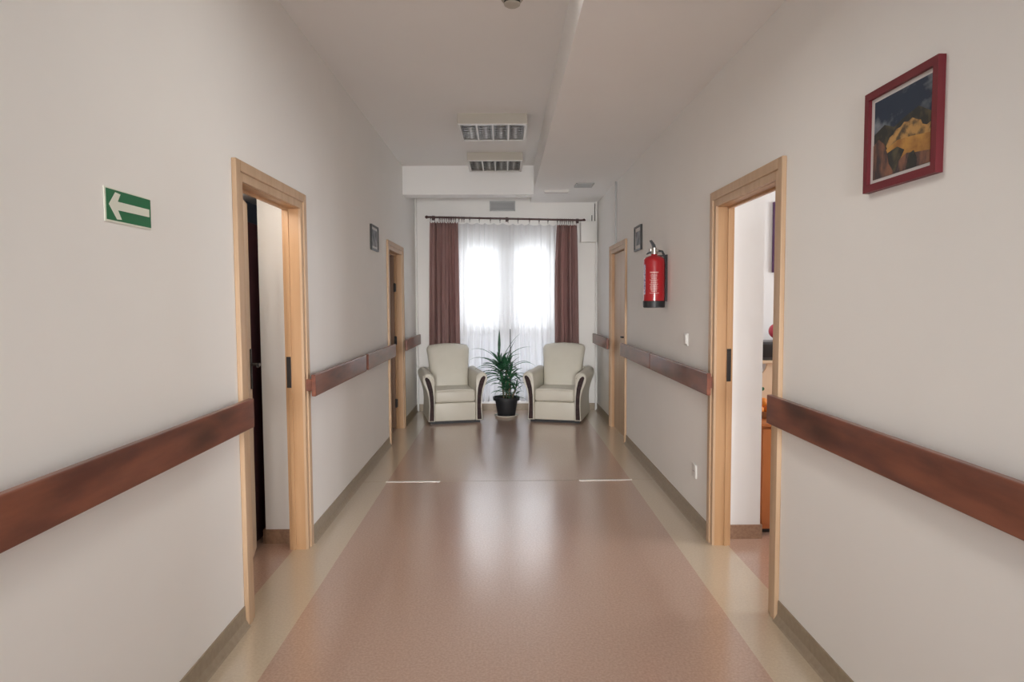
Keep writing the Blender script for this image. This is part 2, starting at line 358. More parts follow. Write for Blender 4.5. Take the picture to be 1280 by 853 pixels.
# leaf C, swung right open against the far jamb
bm = bmesh.new(); bx(bm, -2.10, XL-WT+.012, 7.535, 7.572, .012, 1.985, bev=.003); lc = obj('door_leaf', bm, M['dleaf'], dC)
for z in (.30, 1.02, 1.62):
    bm = bmesh.new(); tube(bm, [(XL-WT+.022, 7.53, z-.05), (XL-WT+.022, 7.53, z+.05)], .011); bx(bm, XL-WT+.01, XL-WT+.04, 7.532, 7.538, z-.045, z+.045)
    obj('hinge', bm, M['black'], dC, smooth=40)
# leaf D, closed
bm = bmesh.new(); bx(bm, XR+.026, XR+.062, 6.752, 7.578, .010, 1.985, bev=.003)
ld = obj('door_leaf', bm, M['leaf'], dD)
handle(ld, XR+.026, 6.785, 1.08, -1, .55)
# leaf B, swung away behind the near wall of the bright room
bm = bmesh.new(); bx(bm, XR+WT+.01, XR+WT+.86, 2.955, 2.995, .012, 1.985, bev=.003); lb = obj('door_leaf', bm, M['leaf'], dB)

# ------------------------------------------------------------------ bumper rails
def rail(y0, y1, side, label, blocks):
    xw = XL if side < 0 else XR; s = -side
    r = thing('bumper_rail', label, 'handrail', (xw, y0, .905), 0, 'wooden bumper rails along the corridor walls')
    L = y1-y0; bm = bmesh.new(); xs = sorted((s*.050, s*.075)); bx(bm, *xs, 0, L, 0, .128, bev=.004); obj('board', bm, M['rail'], r)
    for b in blocks:
        bm = bmesh.new(); xs = sorted((0, s*.051)); bx(bm, *xs, b-.02-y0, b+.02-y0, .03, .098, bev=.002); obj('bracket', bm, M['rail'], r)
    return r
rail(-1.2, 2.895, -1, 'long red-brown wooden bumper rail nearest the viewer on left wall', [2.72, 1.4, .2, -1])
rail(3.84, 5.265, -1, 'purplish bumper rail just beyond the half-open left door', [3.88, 5.2])
rail(5.35, 6.70, -1, 'second bumper rail on left, its far end overlapping the far left door casing', [5.42, 6.6])
rail(7.49, 8.69, -1, 'short bumper rail on left wall beside the left armchair', [7.70, 8.5])
rail(-1.2, 2.90, 1, 'long knotty brown bumper rail nearest the viewer on right wall', [2.72, 1.4, .2, -1])
rail(3.765, 5.255, 1, 'bumper rail on right wall next to the open doorway of the bright room', [3.88, 5.2])
rail(5.275, 6.62, 1, 'bumper rail under the fire extinguisher ending at the closed right door', [5.34, 6.5])
rail(7.51, 8.70, 1, 'short bumper rail on right wall beside the right armchair', [7.70, 8.5])

# ------------------------------------------------------------------ ceiling lamps
def make_lamp(lit=False):
    r = thing('ceiling_lamp', 'square louvred ceiling lamp', 'ceiling light', (0, 0, 0), 0, 'square louvred ceiling lamps')
    h = .295; D = -.086
    bm = bmesh.new()
    for b in ((-h, h, -h, -h+.006, D, 0), (-h, h, h-.006, h, D, 0), (-h, -h+.006, -h, h, D, 0), (h-.006, h, -h, h, D, 0), (-h, h, -h, h, -.004, 0)): bx(bm, *b)
    obj('housing', bm, M['housing'], r)
    bm = bmesh.new()
    for b in ((-h, h, -h, -h+.022, D-.004, D+.004), (-h, h, h-.022, h, D-.004, D+.004), (-h, -h+.022, -h, h, D-.004, D+.004), (h-.022, h, -h, h, D-.004, D+.004)): bx(bm, *b, bev=.001)
    obj('rim', bm, M['plasticw'], r)
    hi = h-.022; w = 2*hi/4
    bm = bmesh.new()
    for k in (1, 2, 3): bx(bm, -hi+w*k-.007, -hi+w*k+.007, -hi, hi, D-.003, D+.002)
    for k in (1, 2, 3): bx(bm, -hi+w*k-.001, -hi+w*k+.001, -hi, hi, D, D+.05)
    obj('dividers', bm, M['plasticw'], r)
    for k in range(4):
        c = -hi+w*(k+.5); bm = bmesh.new()
        for s in (-1, 1):                                   # parabolic side reflectors
            pr = [(c+s*(w/2-.002), D+.002), (c+s*(w/2-.008), D+.02), (c+s*(w/2-.022), D+.04), (c+s*(w/2-.045), D+.055)]
            for (xa, za), (xb, zb) in zip(pr, pr[1:]):
                bm.faces.new([bm.verts.new(v) for v in ((xa, -hi, za), (xb, -hi, zb), (xb, hi, zb), (xa, hi, za))])
        for q in range(7):                                  # cross blades
            y = -hi+2*hi*(q+.5)/7
            poly = [(c-w/2+.004, D+.002), (c+w/2-.004, D+.002), (c+w/2-.02, D+.034), (c, D+.026), (c-w/2+.02, D+.034)]
            prism(bm, poly, lambda u, v, d: (u, d, v), y-.003, y+.003)
        obj('louvre', bm, M['mirror'], r, smooth=60)
        bm = bmesh.new(); tube(bm, [(c, -hi+.01, D+.058), (c, hi-.01, D+.058)], .013, 12); obj('tube', bm, M['tubelit' if lit else 'tube'], r, smooth=60)
    return r
lampA = make_lamp(); lampA.location = (-.091, 5.965, ZC); lampA['label'] = 'nearer and larger-looking of the two square louvred ceiling lamps'
lampB = dup(lampA, (-.091, 7.405, ZC)); lampB['label'] = 'farther square louvred ceiling lamp right in front of the cross beam'
lampC = make_lamp(True); lampC.location = (-.091, .4, ZC); lampC['label'] = 'lit square louvred ceiling lamp right above the viewer, out of the frame'
lampD = dup(lampC, (-.091, 2.45, ZC)); lampD['label'] = 'lit square louvred ceiling lamp added as fill just ahead of the viewer, out of the frame'  # added out of view to brighten the mid corridor walls and floor

# smoke detector
r = thing('smoke_detector', 'round cream smoke detector on the ceiling at top of frame', 'smoke detector', (.05, 3.52, ZC))
bm = bmesh.new(); lathe(bm, [(0, 0), (.063, 0), (.063, -.014), (.058, -.022), (.050, -.032), (0, -.032)]); obj('base', bm, M['housing'], r, smooth=40)
bm = bmesh.new()
for k in range(28):
    a = 2*PI*k/28; c, s = math.cos(a), math.sin(a)
    tube(bm, [(.040*c, .040*s, -.030), (.038*c, .038*s, -.046)], .0022, 5)
lathe(bm, [(0, -.030), (.034, -.030), (.034, -.046), (0, -.046)]); obj('grille', bm, M['black'], r)
bm = bmesh.new(); lathe(bm, [(0, -.044), (.043, -.044), (.041, -.051), (.03, -.058), (0, -.060)]); obj('cap', bm, M['housing'], r, smooth=40)

# vents and plates
def grille(name, label, cat, loc, w, h, d, rotx, n):
    r = thing(name, label, cat, loc); r.rotation_euler = (rotx, 0, 0)
    bm = bmesh.new()
    for b in ((-w/2, w/2, -d, 0, 0, .014), (-w/2, w/2, -d, 0, h-.014, h), (-w/2, -w/2+.014, -d, 0, 0, h), (w/2-.014, w/2, -d, 0, 0, h)): bx(bm, *b)
    obj('frame', bm, M['vent'], r)
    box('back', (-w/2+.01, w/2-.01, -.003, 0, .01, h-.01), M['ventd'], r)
    bm = bmesh.new()
    for k in range(n):
        z = .014+(h-.028)*(k+.5)/n; bx(bm, -w/2+.012, w/2-.012, -d*.8, -.003, z-.003, z+.003)
    obj('slats', bm, M['vent'], r)
grille('ventilation_grille', 'small grey ventilation grille on end wall above the curtain rod', 'vent', (-.017, YE, 2.645), .335, .13, .02, 0, 8)
grille('ceiling_vent', 'grey rectangular vent flat on the lowered ceiling at right', 'vent', (.90, 7.60, ZS), .20, .24, .012, PI/2, 8)
r = thing('emergency_light', 'slim white emergency light flat under the lowered ceiling', 'emergency light', (.62, 7.85, ZS))
box('body', (-.145, .145, -.04, .04, -.022, 0), M['plasticw'], r, bev=.004); box('diffuser', (-.135, .135, -.03, .03, -.028, -.020), M['mat'], r, bev=.002)
tag(box('access_plate', (.14, .33, 7.86, 7.96, 2.697, 2.705), M['plasticw'], bev=.002), 'small flat white plate under right end of the cross beam', 'plate')

# ------------------------------------------------------------------ wall items
# exit sign
r = thing('exit_sign', 'green escape sign with white arrow pointing left', 'sign', (XL, 2.106, 1.746))
box('plate', (0, .003, -.128, .126, -.052, .050), M['signw'], r)
box('green_field', (.003, .0036, -.121, .125, -.046, .046), M['green'], r)
bm = bmesh.new()
def su(u, v, d): return (d, -.121+.246*u, .046-.092*v)
prism(bm, [(.05, .5), (.19, .07), (.30, .10), (.235, .36), (.96, .355), (.96, .625), (.235, .64), (.31, .93), (.21, .95)], su, .0036, .0044)
obj('arrow', bm, M['signw'], r)

# framed mountain print (right wall). local u: 0 = far edge, 1 = near edge ; v down
py0, py1, pz0, pz1 = 2.247, 1.870, 1.806, 2.132
r = thing('picture_frame', 'crimson-framed mountain print with white mat on the right wall', 'picture', (XR, (py0+py1)/2, (pz0+pz1)/2))
PW, PH = py0-py1, pz1-pz0
def pf(b0, b1, z0, z1, x0=-.022, x1=0): return (x0, x1, b0, b1, z0, z1)
bm = bmesh.new(); t = .024
for b in (pf(-PW/2, PW/2, PH/2-t, PH/2), pf(-PW/2, PW/2, -PH/2, -PH/2+t), pf(-PW/2, -PW/2+t, -PH/2+t, PH/2-t), pf(PW/2-t, PW/2, -PH/2+t, PH/2-t)): bx(bm, *b)
obj('frame', bm, M['redframe'], r)
box('mat_board', pf(-PW/2+.02, PW/2-.02, -PH/2+.02, PH/2-.02, -.010, -.002), M['mat'], r)
sky = mat('print_sky', (.018, .034, .065), .6, noise=((.30, .34, .38), (1, 9, 16), 6, .50, .72))
hill = mat('print_hill', (.52, .30, .10), .6, noise=((.10, .07, .04), (1, 26, 34), 5, .42, .6))
field = mat('print_field', (.55, .29, .07), .6, noise=((.33, .15, .04), 20, 4, .4, .65))
rock = mat('print_rock', (.26, .12, .075), .6, noise=((.05, .04, .045), (1, 30, 12), 5, .4, .6))
slope = mat('print_slope', (.03, .032, .03), .6, noise=((.10, .085, .05), (1, 24, 20), 4, .5, .7))
bm = bmesh.new()
iw, ih = PW-.085, PH-.075
def pu(u, v, d): return (d, iw/2-iw*u, ih/2-ih*v)
def P(poly, d, mi): prism(bm, poly, pu, -.0100, -.0100-d, mi)
P([(0, 0), (1, 0), (1, 1), (0, 1)], .0006, 0)
P([(0, .42), (.2, .34), (.38, .42), (.55, .36), (.8, .30), (1, .42), (1, .7), (0, .7)], .0009, 4)
P([(.24, .62), (.30, .53), (.37, .51), (.42, .46), (.50, .455), (.56, .415), (.63, .43), (.70, .405), (.78, .45), (.84, .47), (.87, .53), (.94, .56), (1, .54), (1, .75), (.3, .72)], .0012, 1)
P([(.2, .68), (.45, .60), (.7, .62), (1, .66), (1, .9), (.3, .9)], .0015, 2)
P([(.25, .72), (.45, .68), (.58, .75), (.5, .86), (.44, 1), (.22, 1)], .0018, 4)
P([(.42, 1), (.48, .86), (.62, .80), (.78, .83), (1, .86), (1, 1)], .0021, 3)
P([(0, .56), (.1, .50), (.2, .58), (.27, .72), (.30, .85), (.42, 1), (0, 1)], .0024, 3)
P([(.62, 1), (.66, .82), (.74, .80), (.80, .9), (.79, 1)], .0027, 4)
obj('print', bm, [sky, hill, field, rock, slope], r)

# two small dark frames
def small_frame(x, s, yc, zc, w, h, label, dark):
    r = thing('picture_frame', label, 'picture', (x, yc, zc))
    def q(a, b, z0, z1, u0, u1): xs = sorted((s*u0, s*u1)); return (*xs, a, b, z0, z1)
    bm = bmesh.new(); t = .016
    for b in (q(-w/2, w/2, h/2-t, h/2, 0, .018), q(-w/2, w/2, -h/2, -h/2+t, 0, .018), q(-w/2, -w/2+t, -h/2+t, h/2-t, 0, .018), q(w/2-t, w/2, -h/2+t, h/2-t, 0, .018)): bx(bm, *b)
    obj('frame', bm, M['black'], r)
    box('mat_board', q(-w/2+.01, w/2-.01, -h/2+.01, h/2-.01, .002, .008), M['mat'], r)
    box('print', q(-w/2+dark, w/2-dark, -h/2+dark, h/2-dark, .008, .0088), M['shade'], r)
    if s < 0: pass
small_frame(XL, 1, 6.02, 2.03, .32, .225, 'small black-framed picture on left wall before the far door', .04)
small_frame(XR, -1, 6.08, 2.025, .30, .225, 'small black-framed picture on right wall beyond the fire extinguisher', .05)

# fire extinguisher
r = thing('fire_extinguisher', 'red fire extinguisher hung on the right wall above the rail', 'fire extinguisher', (XR-.097, 5.03, 1.40))
R0 = .079
bm = bmesh.new(); lathe(bm, [(0, .045), (R0, .045), (R0, .345), (.076, .365), (.062, .382), (.035, .392), (.024, .395), (.022, .41), (0, .41)], seg=40); obj('cylinder', bm, M['red'], r, smooth=50)
bm = bmesh.new(); lathe(bm, [(0, 0), (.074, 0), (.081, .004), (.083, .05), (.0795, .052), (0, .052)], seg=40); obj('base_ring', bm, M['blackp'], r, smooth=50)
bm = bmesh.new(); lathe(bm, [(0, .405), (.028, .405), (.028, .422), (.020, .426), (.020, .452), (0, .452)], seg=20)
tube(bm, [(-.028, 0, .430), (.03, 0, .430)], .011, 10); lathe(bm, [(0, -.006), (.014, -.006), (.014, .006), (0, .006)], c=(-.03, -.012, .436), seg=14)
obj('valve', bm, M['chrome'], r, smooth=40)
bm = bmesh.new()
prism(bm, [(-.012, .448), (.012, .448), (.006, .475), (-.022, .512), (-.036, .508), (-.02, .475)], lambda u, v, d: (u, d, v), -.01, .01)
prism(bm, [(.02, .430), (.012, .442), (-.05, .418), (-.062, .404), (-.05, .402)], lambda u, v, d: (u, d, v), -.009, .009)
obj('trigger', bm, M['blackp'], r)
bm = bmesh.new(); tube(bm, [(.025, 0, .43), (.06, .0, .425), (.080, -.012, .38), (.086, -.02, .30), (.087, -.022, .12), (.086, -.02, .05)], .009, 10); obj('hose', bm, M['blackp'], r, smooth=60)
bm = bmesh.new(); bx(bm, .088, .097, -.02, .02, .12, .40); bx(bm, .02, .097, -.012, .012, .388, .398); obj('wall_bracket', bm, M['black'], r)
def patch(bm, a0, a1, z0, z1, rr=R0+.0007, n=8):
    lo = [bm.verts.new((rr*math.cos(a0+(a1-a0)*k/n), rr*math.sin(a0+(a1-a0)*k/n), z0)) for k in range(n+1)]
    hi = [bm.verts.new((rr*math.cos(a0+(a1-a0)*k/n), rr*math.sin(a0+(a1-a0)*k/n), z1)) for k in range(n+1)]
    for k in range(n): bm.faces.new((lo[k], lo[k+1], hi[k+1], hi[k]))
bm = bmesh.new(); D2 = math.radians
cc = -103
patch(bm, D2(cc-22), D2(cc+24), .262, .268)
for k in range(13):
    w = random.uniform(14, 24); z = .25-.0105*k
    x = -w
    while x < w:
        l = random.uniform(3, 8); patch(bm, D2(cc+x), D2(cc+min(x+l, w)), z-.0022, z+.0022, n=2); x += l+1.6
patch(bm, D2(cc-24), D2(cc+28), .108, .111)
obj('label_text', bm, M['label'], r)
bm = bmesh.new(); patch(bm, D2(cc-70), D2(cc-52), .10, .325); obj('side_label', bm, M['labelw'], r)

# light switch, socket
r = thing('light_switch', 'white light switch on right wall above the rail', 'switch', (XR, 4.46, 1.19))
box('plate', (-.009, 0, -.042, .042, -.042, .042), M['plasticw'], r, bev=.003); box('rocker', (-.015, -.008, -.028, .028, -.03, .03), M['white'], r, bev=.003)
r = thing('wall_socket', 'white power socket low on the right wall', 'socket', (XR, 4.235, .345))
box('plate', (-.010, 0, -.042, .042, -.045, .045), M['plasticw'], r, bev=.003)
bm = bmesh.new()
for s in (-1, 1): tube(bm, [(-.0095, s*.0095, 0), (-.0108, s*.0095, 0)], .003, 8)
obj('pin_holes', bm, M['black'], r)
# conduit over the far right door, riser pipes, box and cable
bm = bmesh.new(); tube(bm, [(0, 0, 2.08), (0, 0, ZS)], .010, 10)
tag(obj('cable_conduit', bm, M['vent'], smooth=60, loc=(XR-.0105, 7.285, 0)), 'thin grey conduit running up from the far right door casing', 'conduit')
for x, s, lab in ((XL+.022, -1, 'thin white riser pipe in the left corner behind the armchair'), (XR-.022, 1, 'thin white riser pipe in the right corner behind the armchair')):
    bm = bmesh.new(); tube(bm, [(0, 0, 0.0), (0, 0, ZC if s < 0 else ZS)], .014, 12)
    tag(obj('riser_pipe', bm, M['white'], smooth=60, loc=(x, 8.752, 0)), lab, 'pipe', 'white riser pipes')
r = thing('wall_box', 'plain white wall box right of the curtain rod end', 'wall box', (1.115, YE, 2.36))
bm = bmesh.new(); bx(bm, -.115, .082, -.15, 0, -.135, .135, bev=.006); obj('cover', bm, M['plasticw'], r, smooth=50)
bm = bmesh.new(); tube(bm, [(.035, -.10, .13), (.035, -.10, .215)], .005, 8); obj('antenna', bm, M['black'], r)
bm = bmesh.new(); tube(bm, [(.085, -.004, -.12), (.087, -.004, .38)], .006, 8); obj('cable', bm, M['black'], r)

# ------------------------------------------------------------------ curtains
RY = 8.70
def rodz(x): return 2.561-(x+1.003)*.0245
r = thing('curtain_rod', 'dark brown curtain rod with rings above the window', 'curtain rod', (0, RY, 0))
bm = bmesh.new(); tube(bm, [(-.985, 0, rodz(-.985)), (1.025, 0, rodz(1.025))], .0125, 12); obj('pole', bm, M['darkrod'], r, smooth=60)
for s, x in ((-1, -.985), (1, 1.025)):
    bm = bmesh.new(); z = rodz(x)
    tube(bm, [(x-s*.002, 0, z), (x+s*.004, 0, z), (x+s*.006, 0, z), (x+s*.018, 0, z), (x+s*.032, 0, z), (x+s*.042, 0, z)], [.016, .018, .012, .022, .018, .006], 14); obj('finial', bm, M['darkrod'], r, smooth=60)
for x in (-.93, .04, .97):
    bm = bmesh.new(); z = rodz(x); tube(bm, [(x, YE-RY, z), (x, 0, z-.004)], .008, 8); bx(bm, x-.018, x+.018, YE-RY-.008, YE-RY, z-.03, z+.03); obj('bracket', bm, M['darkrod'], r)
xs = [-.955, -.90, -.84, -.82, -.795, -.77, -.745, -.72, -.70, -.68, -.655, -.63] + [-.585, -.545, -.52, -.515+.07] + [-.32, -.175, -.05, .055, .185, .335, .46, .575] + [.70, .735, .76, .79, .815, .845, .87, .90, .95]
for x in xs:
    bm = bmesh.new(); z = rodz(x)-.008
    ring = [(x+.006*math.sin(a*2), .021*math.cos(a), z+.021*math.sin(a)) for a in [2*PI*k/14 for k in range(15)]]
    tube(bm, ring, .0032, 6, cap=False); tube(bm, [(x, 0, z-.019), (x, 0, z-.05)], .003, 6)
    obj('ring', bm, M['darkrod'], r, smooth=60)
def curtain(name, label, m, x0t, x1t, x0b, x1b, ztop, zbot, y, folds, amp, nx, nz, phase, pull=0, thick=.002, scal=0, scn=8):
    bm = bmesh.new(); V = []
    rnd = random.Random(len(label))
    ph = [rnd.uniform(0, 6.28) for _ in range(6)]
    for j in range(nz+1):
        v = j/nz; row = []
        for i in range(nx+1):
            u = i/nx
            s = v**.7
            xa = x0t+(x0b-x0t)*s; xb = x1t+(x1b-x1t)*s
            uu = u+.010*math.sin(2*PI*u*3+ph[0]+v*.8)+.006*math.sin(2*PI*u*7+ph[1])
            x = xa+(xb-xa)*uu
            if pull: x += pull*math.sin(PI*min(1, v*1.6))*u if pull > 0 else pull*math.sin(PI*min(1, v*1.6))*(1-u)
            a = amp*(.45+.55*v)*(1+.3*math.sin(2*PI*u*2+ph[2]))
            yy = y+a*math.sin(2*PI*folds*u+phase+.5*math.sin(v*2.4+ph[3])+.8*math.sin(2*PI*u*2+ph[4]))+a*.35*math.sin(2*PI*folds*2.3*u+ph[5]+v)
            zt = ztop(x) if callable(ztop) else ztop
            if scal: zt -= scal*(abs(math.sin(PI*scn*u)))
            row.append(bm.verts.new((x, yy, zt+(zbot-zt)*v)))
        V.append(row)
    for j in range(nz):
        for i in range(nx): bm.faces.new((V[j][i], V[j][i+1], V[j+1][i+1], V[j+1][i]))
    o = obj(name, bm, m, smooth=80); 
    if thick:
        md = o.modifiers.new('thick', 'SOLIDIFY'); md.thickness = thick; md.offset = 0
    return o
tag(curtain('drape', 'l', M['drape'], -.965, -.60, -1.005, -.585, lambda x: rodz(x)-.055, .16, RY-.005, 5, .034, 150, 30, .4, scal=.022, scn=11), 'mauve-brown drape hanging at the left of the window', 'curtain', 'mauve-brown drapes')
tag(curtain('drape', 'rt', M['drape'], .695, .955, .655, .995, lambda x: rodz(x)-.06, .16, RY-.005, 5, .034, 150, 30, 2.0, pull=-.012, scal=.012, scn=9), 'mauve-brown drape hanging at the right of the window', 'curtain', 'mauve-brown drapes')
tag(curtain('sheer_curtain', 'sheer', M['sheer'], -.60, .70, -.62, .72, lambda x: rodz(x)-.055, .13, RY+.045, 15, .018, 260, 20, 0, thick=0, scal=.022, scn=11), 'white sheer curtain covering the end window', 'curtain')

# ------------------------------------------------------------------ armchairs
def make_chair():
    r = thing('armchair', '', 'armchair', group='cream armchairs either side of the plant')
    # plinth and front body
    box('plinth', (-.30, .30, -.36, .34, 0, .035), M['blackp'], r)
    bm = bmesh.new(); bx(bm, -.245, .245, -.385, .32, .032, .250, bev=.012, seg=3); obj('front_panel', bm, M['leather'], r, smooth=60)
    # seat cushion
    bm = bmesh.new(); bx(bm, -.243, .243, -.398, .25, .252, .402, bev=.035, seg=4)
    for v in bm.verts:
        if v.co.z > .36: v.co.z += .018*math.cos(PI*v.co.x/.52)*math.cos(PI*max(-.5, min(.5, (v.co.y+.07)/.7)))
    seat = obj('seat_cushion', bm, M['leather'], r, smooth=60)
    bm = bmesh.new(); tube(bm, [(-.225, -.385, .398), (0, -.389, .410), (.225, -.385, .398)], .005, 8); obj('seam', bm, M['piping'], seat, smooth=60)
    # back rest: padded slab, leaning, rolled over at top
    bm = bmesh.new(); nu, nv = 24, 22; rows = []
    H0, H1 = .30, .925
    for j in range(nv+1):
        v = j/nv; ring = []
        half = .232+.048*v**1.5
        if v > .90: half -= .035*((v-.90)/.10)**2
        yc = .130+.14*v+.035*v*v
        tk = .080+.02*math.sin(PI*v)
        if v > .84: tk *= math.sqrt(max(0.0, 1-((v-.84)/.17)**2))
        for i in range(nu*2):
            a = 2*PI*i/(nu*2); ca, sa = math.cos(a), math.sin(a)
            ex = .38
            x = half*math.copysign(abs(ca)**ex, ca); yy = yc+tk*math.copysign(abs(sa)**.75, sa)
            z = H0+(H1-H0)*v - (.028*(x/half)**2*v**3)
            yy += -.012*(1-(x/half)**2)*0
            ring.append(bm.verts.new((x, yy, z)))
        rows.append(ring)
    for a, b in zip(rows, rows[1:]):
        n = len(a)
        for k in range(n): bm.faces.new((a[k], a[(k+1) % n], b[(k+1) % n], b[k]))
    bm.faces.new(rows[0][::-1]); bm.faces.new(rows[-1])
    obj('backrest', bm, M['leather'], r, smooth=60)
    # rear wing edges in dark trim
    bm = bmesh.new(); bx(bm, -.27, .27, .31, .355, .032, .62, bev=.02, seg=3); obj('rear_panel', bm, M['leather'], r, smooth=60)
    # arms
    for s in (-1, 1):
        outer = [(.325, .03), (.318, .12), (.312, .22), (.318, .32), (.338, .40), (.362, .46), (.380, .505), (.386, .545), (.378, .580), (.355, .603), (.322, .612), (.288, .604), (.262, .582), (.250, .545), (.246, .48), (.246, .30), (.246, .03)]
        bm = bmesh.new()
        # loft along Y with softened ends
        ys = [(-.405, .955), (-.40, .985), (-.385, 1.0), (-.1, 1.0), (.2, 1.0), (.33, 1.0), (.355, .96)]
        cx, cz = .31, .32; rings = []
        for y, k in ys:
            lift = .012*(y+.4)/.8
            rings.append([bm.verts.new((s*(cx+(x-cx)*k), y, (cz+(z-cz)*k)+(lift if z > .4 else 0))) for x, z in outer])
        n = len(outer)
        for a, b in zip(rings, rings[1:]):
            for k in range(n): bm.faces.new((a[k], a[(k+1) % n], b[(k+1) % n], b[k]))
        bm.faces.new(rings[0]); bm.faces.new(rings[-1][::-1])
        arm = obj('arm', bm, M['leather'], r, smooth=50)
        # curved dark inlay on the arm front
        ol = [(.262, .045), (.260, .20), (.262, .32), (.272, .42), (.290, .50), (.312, .545), (.338, .566), (.356, .562), (.362, .545)]
        il = [(.352, .512), (.335, .455), (.318, .40), (.308, .32), (.303, .22), (.308, .12), (.312, .045)]
        bm = bmesh.new(); prism(bm, [(s*x, z) for x, z in ol+il], lambda u, v, d: (u, d, v), -.412, -.404); obj('inlay', bm, M['inlay'], arm)
        bm = bmesh.new(); loop = [(s*x*1.0, -.407, z) for x, z in [(.318, .04), (.313, .12), (.308, .22), (.313, .32), (.328, .40), (.348, .455), (.366, .51), (.372, .548), (.358, .578), (.325, .588), (.290, .575), (.262, .535), (.254, .45), (.253, .30), (.253, .04)]]
        tube(bm, loop, .005, 8); obj('piping', bm, M['piping'], arm, smooth=60)
    for sx in (-1, 1):
        for sy in (-1, 1):
            pass
    return r
ch = make_chair(); ch.location = (-.672, 8.235, 0); ch.rotation_euler = (0, 0, math.radians(12)); ch['label'] = 'cream leatherette armchair at left of the potted plant'
c2 = dup(ch, (.692, 8.235, 0), math.radians(-15)); c2['label'] = 'cream leatherette armchair at right of the potted plant'

# ------------------------------------------------------------------ plant
px, pyy = .018, 8.33
tagp = thing('plant_saucer', 'pale round saucer under the black plant pot', 'saucer', (px, pyy, 0))
bm = bmesh.new(); lathe(bm, [(0, .004), (.11, 0), (.135, .003), (.152, .024), (.148, .026), (.130, .010), (0, .008)], seg=40); obj('dish', bm, M['piping'], tagp, smooth=50)
r = thing('potted_plant', 'green strap-leaved plant in a black pot between the armchairs', 'plant', (px, pyy, .010))
bm = bmesh.new(); lathe(bm, [(0, 0), (.108, 0), (.112, .006), (.142, .200), (.168, .204), (.170, .240), (.160, .242), (.152, .206), (.148, .202), (0, .202)], seg=44); obj('pot', bm, M['blackp'], r, smooth=35)
bm = bmesh.new(); lathe(bm, [(0, .226), (.08, .222), (.151, .212), (.151, .20), (0, .20)], seg=30); obj('soil', bm, M['soil'], r)
bm = bmesh.new(); tube(bm, [(.055, .0, .21), (.054, .0, 1.10)], .0055, 8); obj('stake', bm, M['stake'], r)
stems = [[(-.03, 0, .21), (-.05, -.01, .4), (-.07, 0, .62), (-.085, 0, .78)], [(.03, -.02, .21), (.04, -.03, .38), (.045, -.03, .52)], [(0, .03, .21), (.0, .04, .45), (.01, .03, .64)], [(.07, 0, .21), (.10, 0, .30), (.13, -.01, .38)]]
bm = bmesh.new()
for s in stems: tube(bm, s, [.011, .010, .009, .006][:len(s)], 8)
obj('stems', bm, M['stem'], r, smooth=60)
bm = bmesh.new()
def blade(bm, base, az, elev, L, w, droop, twist=0):
    n = 9; p = Vector(base); el = elev; prev = None; side = Vector((-math.sin(az), math.cos(az), 0))
    for k in range(n+1):
        t = k/n; ww = w*(.55+1.1*t if t < .4 else 1.0)*(1 if t < .4 else max(0.0, 1-((t-.4)/.6)**1.7))
        ww = max(ww, .0006)
        d = Vector((math.cos(az)*math.cos(el), math.sin(az)*math.cos(el), math.sin(el)))
        nrm = side.cross(d).normalized(); sd = (side*math.cos(twist*t)+nrm*math.sin(twist*t)).normalized()
        a = bm.verts.new(p+sd*ww/2+nrm*ww*.16); b = bm.verts.new(p); c = bm.verts.new(p-sd*ww/2+nrm*ww*.16)
        if prev: bm.faces.new((prev[0], a, b, prev[1])); bm.faces.new((prev[1], b, c, prev[2]))
        prev = (a, b, c); p = p+d*L/n; el -= droop/n*(.5+1.0*t)
rd = random.Random(3)
def cluster(base, n, L0, L1, e0, e1, d0, d1, w=.028, az0=0):
    for k in range(n):
        t = k/n; az = az0+k*2.399+rd.uniform(-.25, .25)
        blade(bm, Vector(base)+Vector((0, 0, -.16*(1-t))), az, e0+(e1-e0)*t+rd.uniform(-.15, .15), rd.uniform(L0, L1)*(1-.25*t), w*rd.uniform(.8, 1.15), rd.uniform(d0, d1)*(1-.4*t), rd.uniform(-.6, .6))
def clamp_ok(): pass
# prominent leaves, set one by one: azimuth 0 = towards +X, PI = towards -X
lv = [((-.09, 0, .74), 1.4, 1.50, .36, .036, .15), ((-.06, 0, .70), .1, 1.15, .42, .030, .55), ((-.05, 0, .66), .15, .95, .45, .030, 1.3),
      ((-.09, 0, .68), PI+.1, .95, .42, .032, 1.5), ((-.09, 0, .62), PI-.15, .75, .42, .032, 1.55), ((-.08, -.01, .58), PI+.25, .60, .38, .034, 1.8),
      ((-.08, -.01, .54), PI-.3, .45, .36, .034, 2.1), ((-.07, -.02, .50), PI+.5, .35, .34, .030, 2.3), ((.03, 0, .56), .05, .85, .40, .028, 2.0), ((.04, 0, .60), -.3, .8, .33, .026, 1.7),
      ((-.10, 0, .52), PI, .3, .30, .03, 2.4), ((.05, -.02, .50), -.1, .6, .26, .028, 1.8), ((.06, -.02, .36), 0, .75, .30, .024, 2.4),
      ((-.02, 0, .66), .3, 1.25, .34, .028, .4), ((-.06, -.01, .60), -1.2, 1.2, .22, .05, .8)]
for b, az, el, L, w, dr in lv: blade(bm, b, az, el, L, w, dr, rd.uniform(-.5, .5))
cluster((-.08, 0, .70), 18, .26, .38, .1, 1.1, .9, 2.0, w=.038)
cluster((-.06, -.02, .62), 22, .26, .40, .0, 1.0, .9, 2.2, w=.040, az0=.7)
cluster((.01, .03, .64), 16, .22, .32, .2, 1.3, .8, 2.0, w=.036, az0=1)
cluster((.045, -.03, .54), 20, .20, .30, .1, 1.3, .8, 2.1, w=.036, az0=2)
cluster((-.03, -.03, .46), 20, .16, .25, .2, 1.2, .9, 2.4, w=.036, az0=.5)
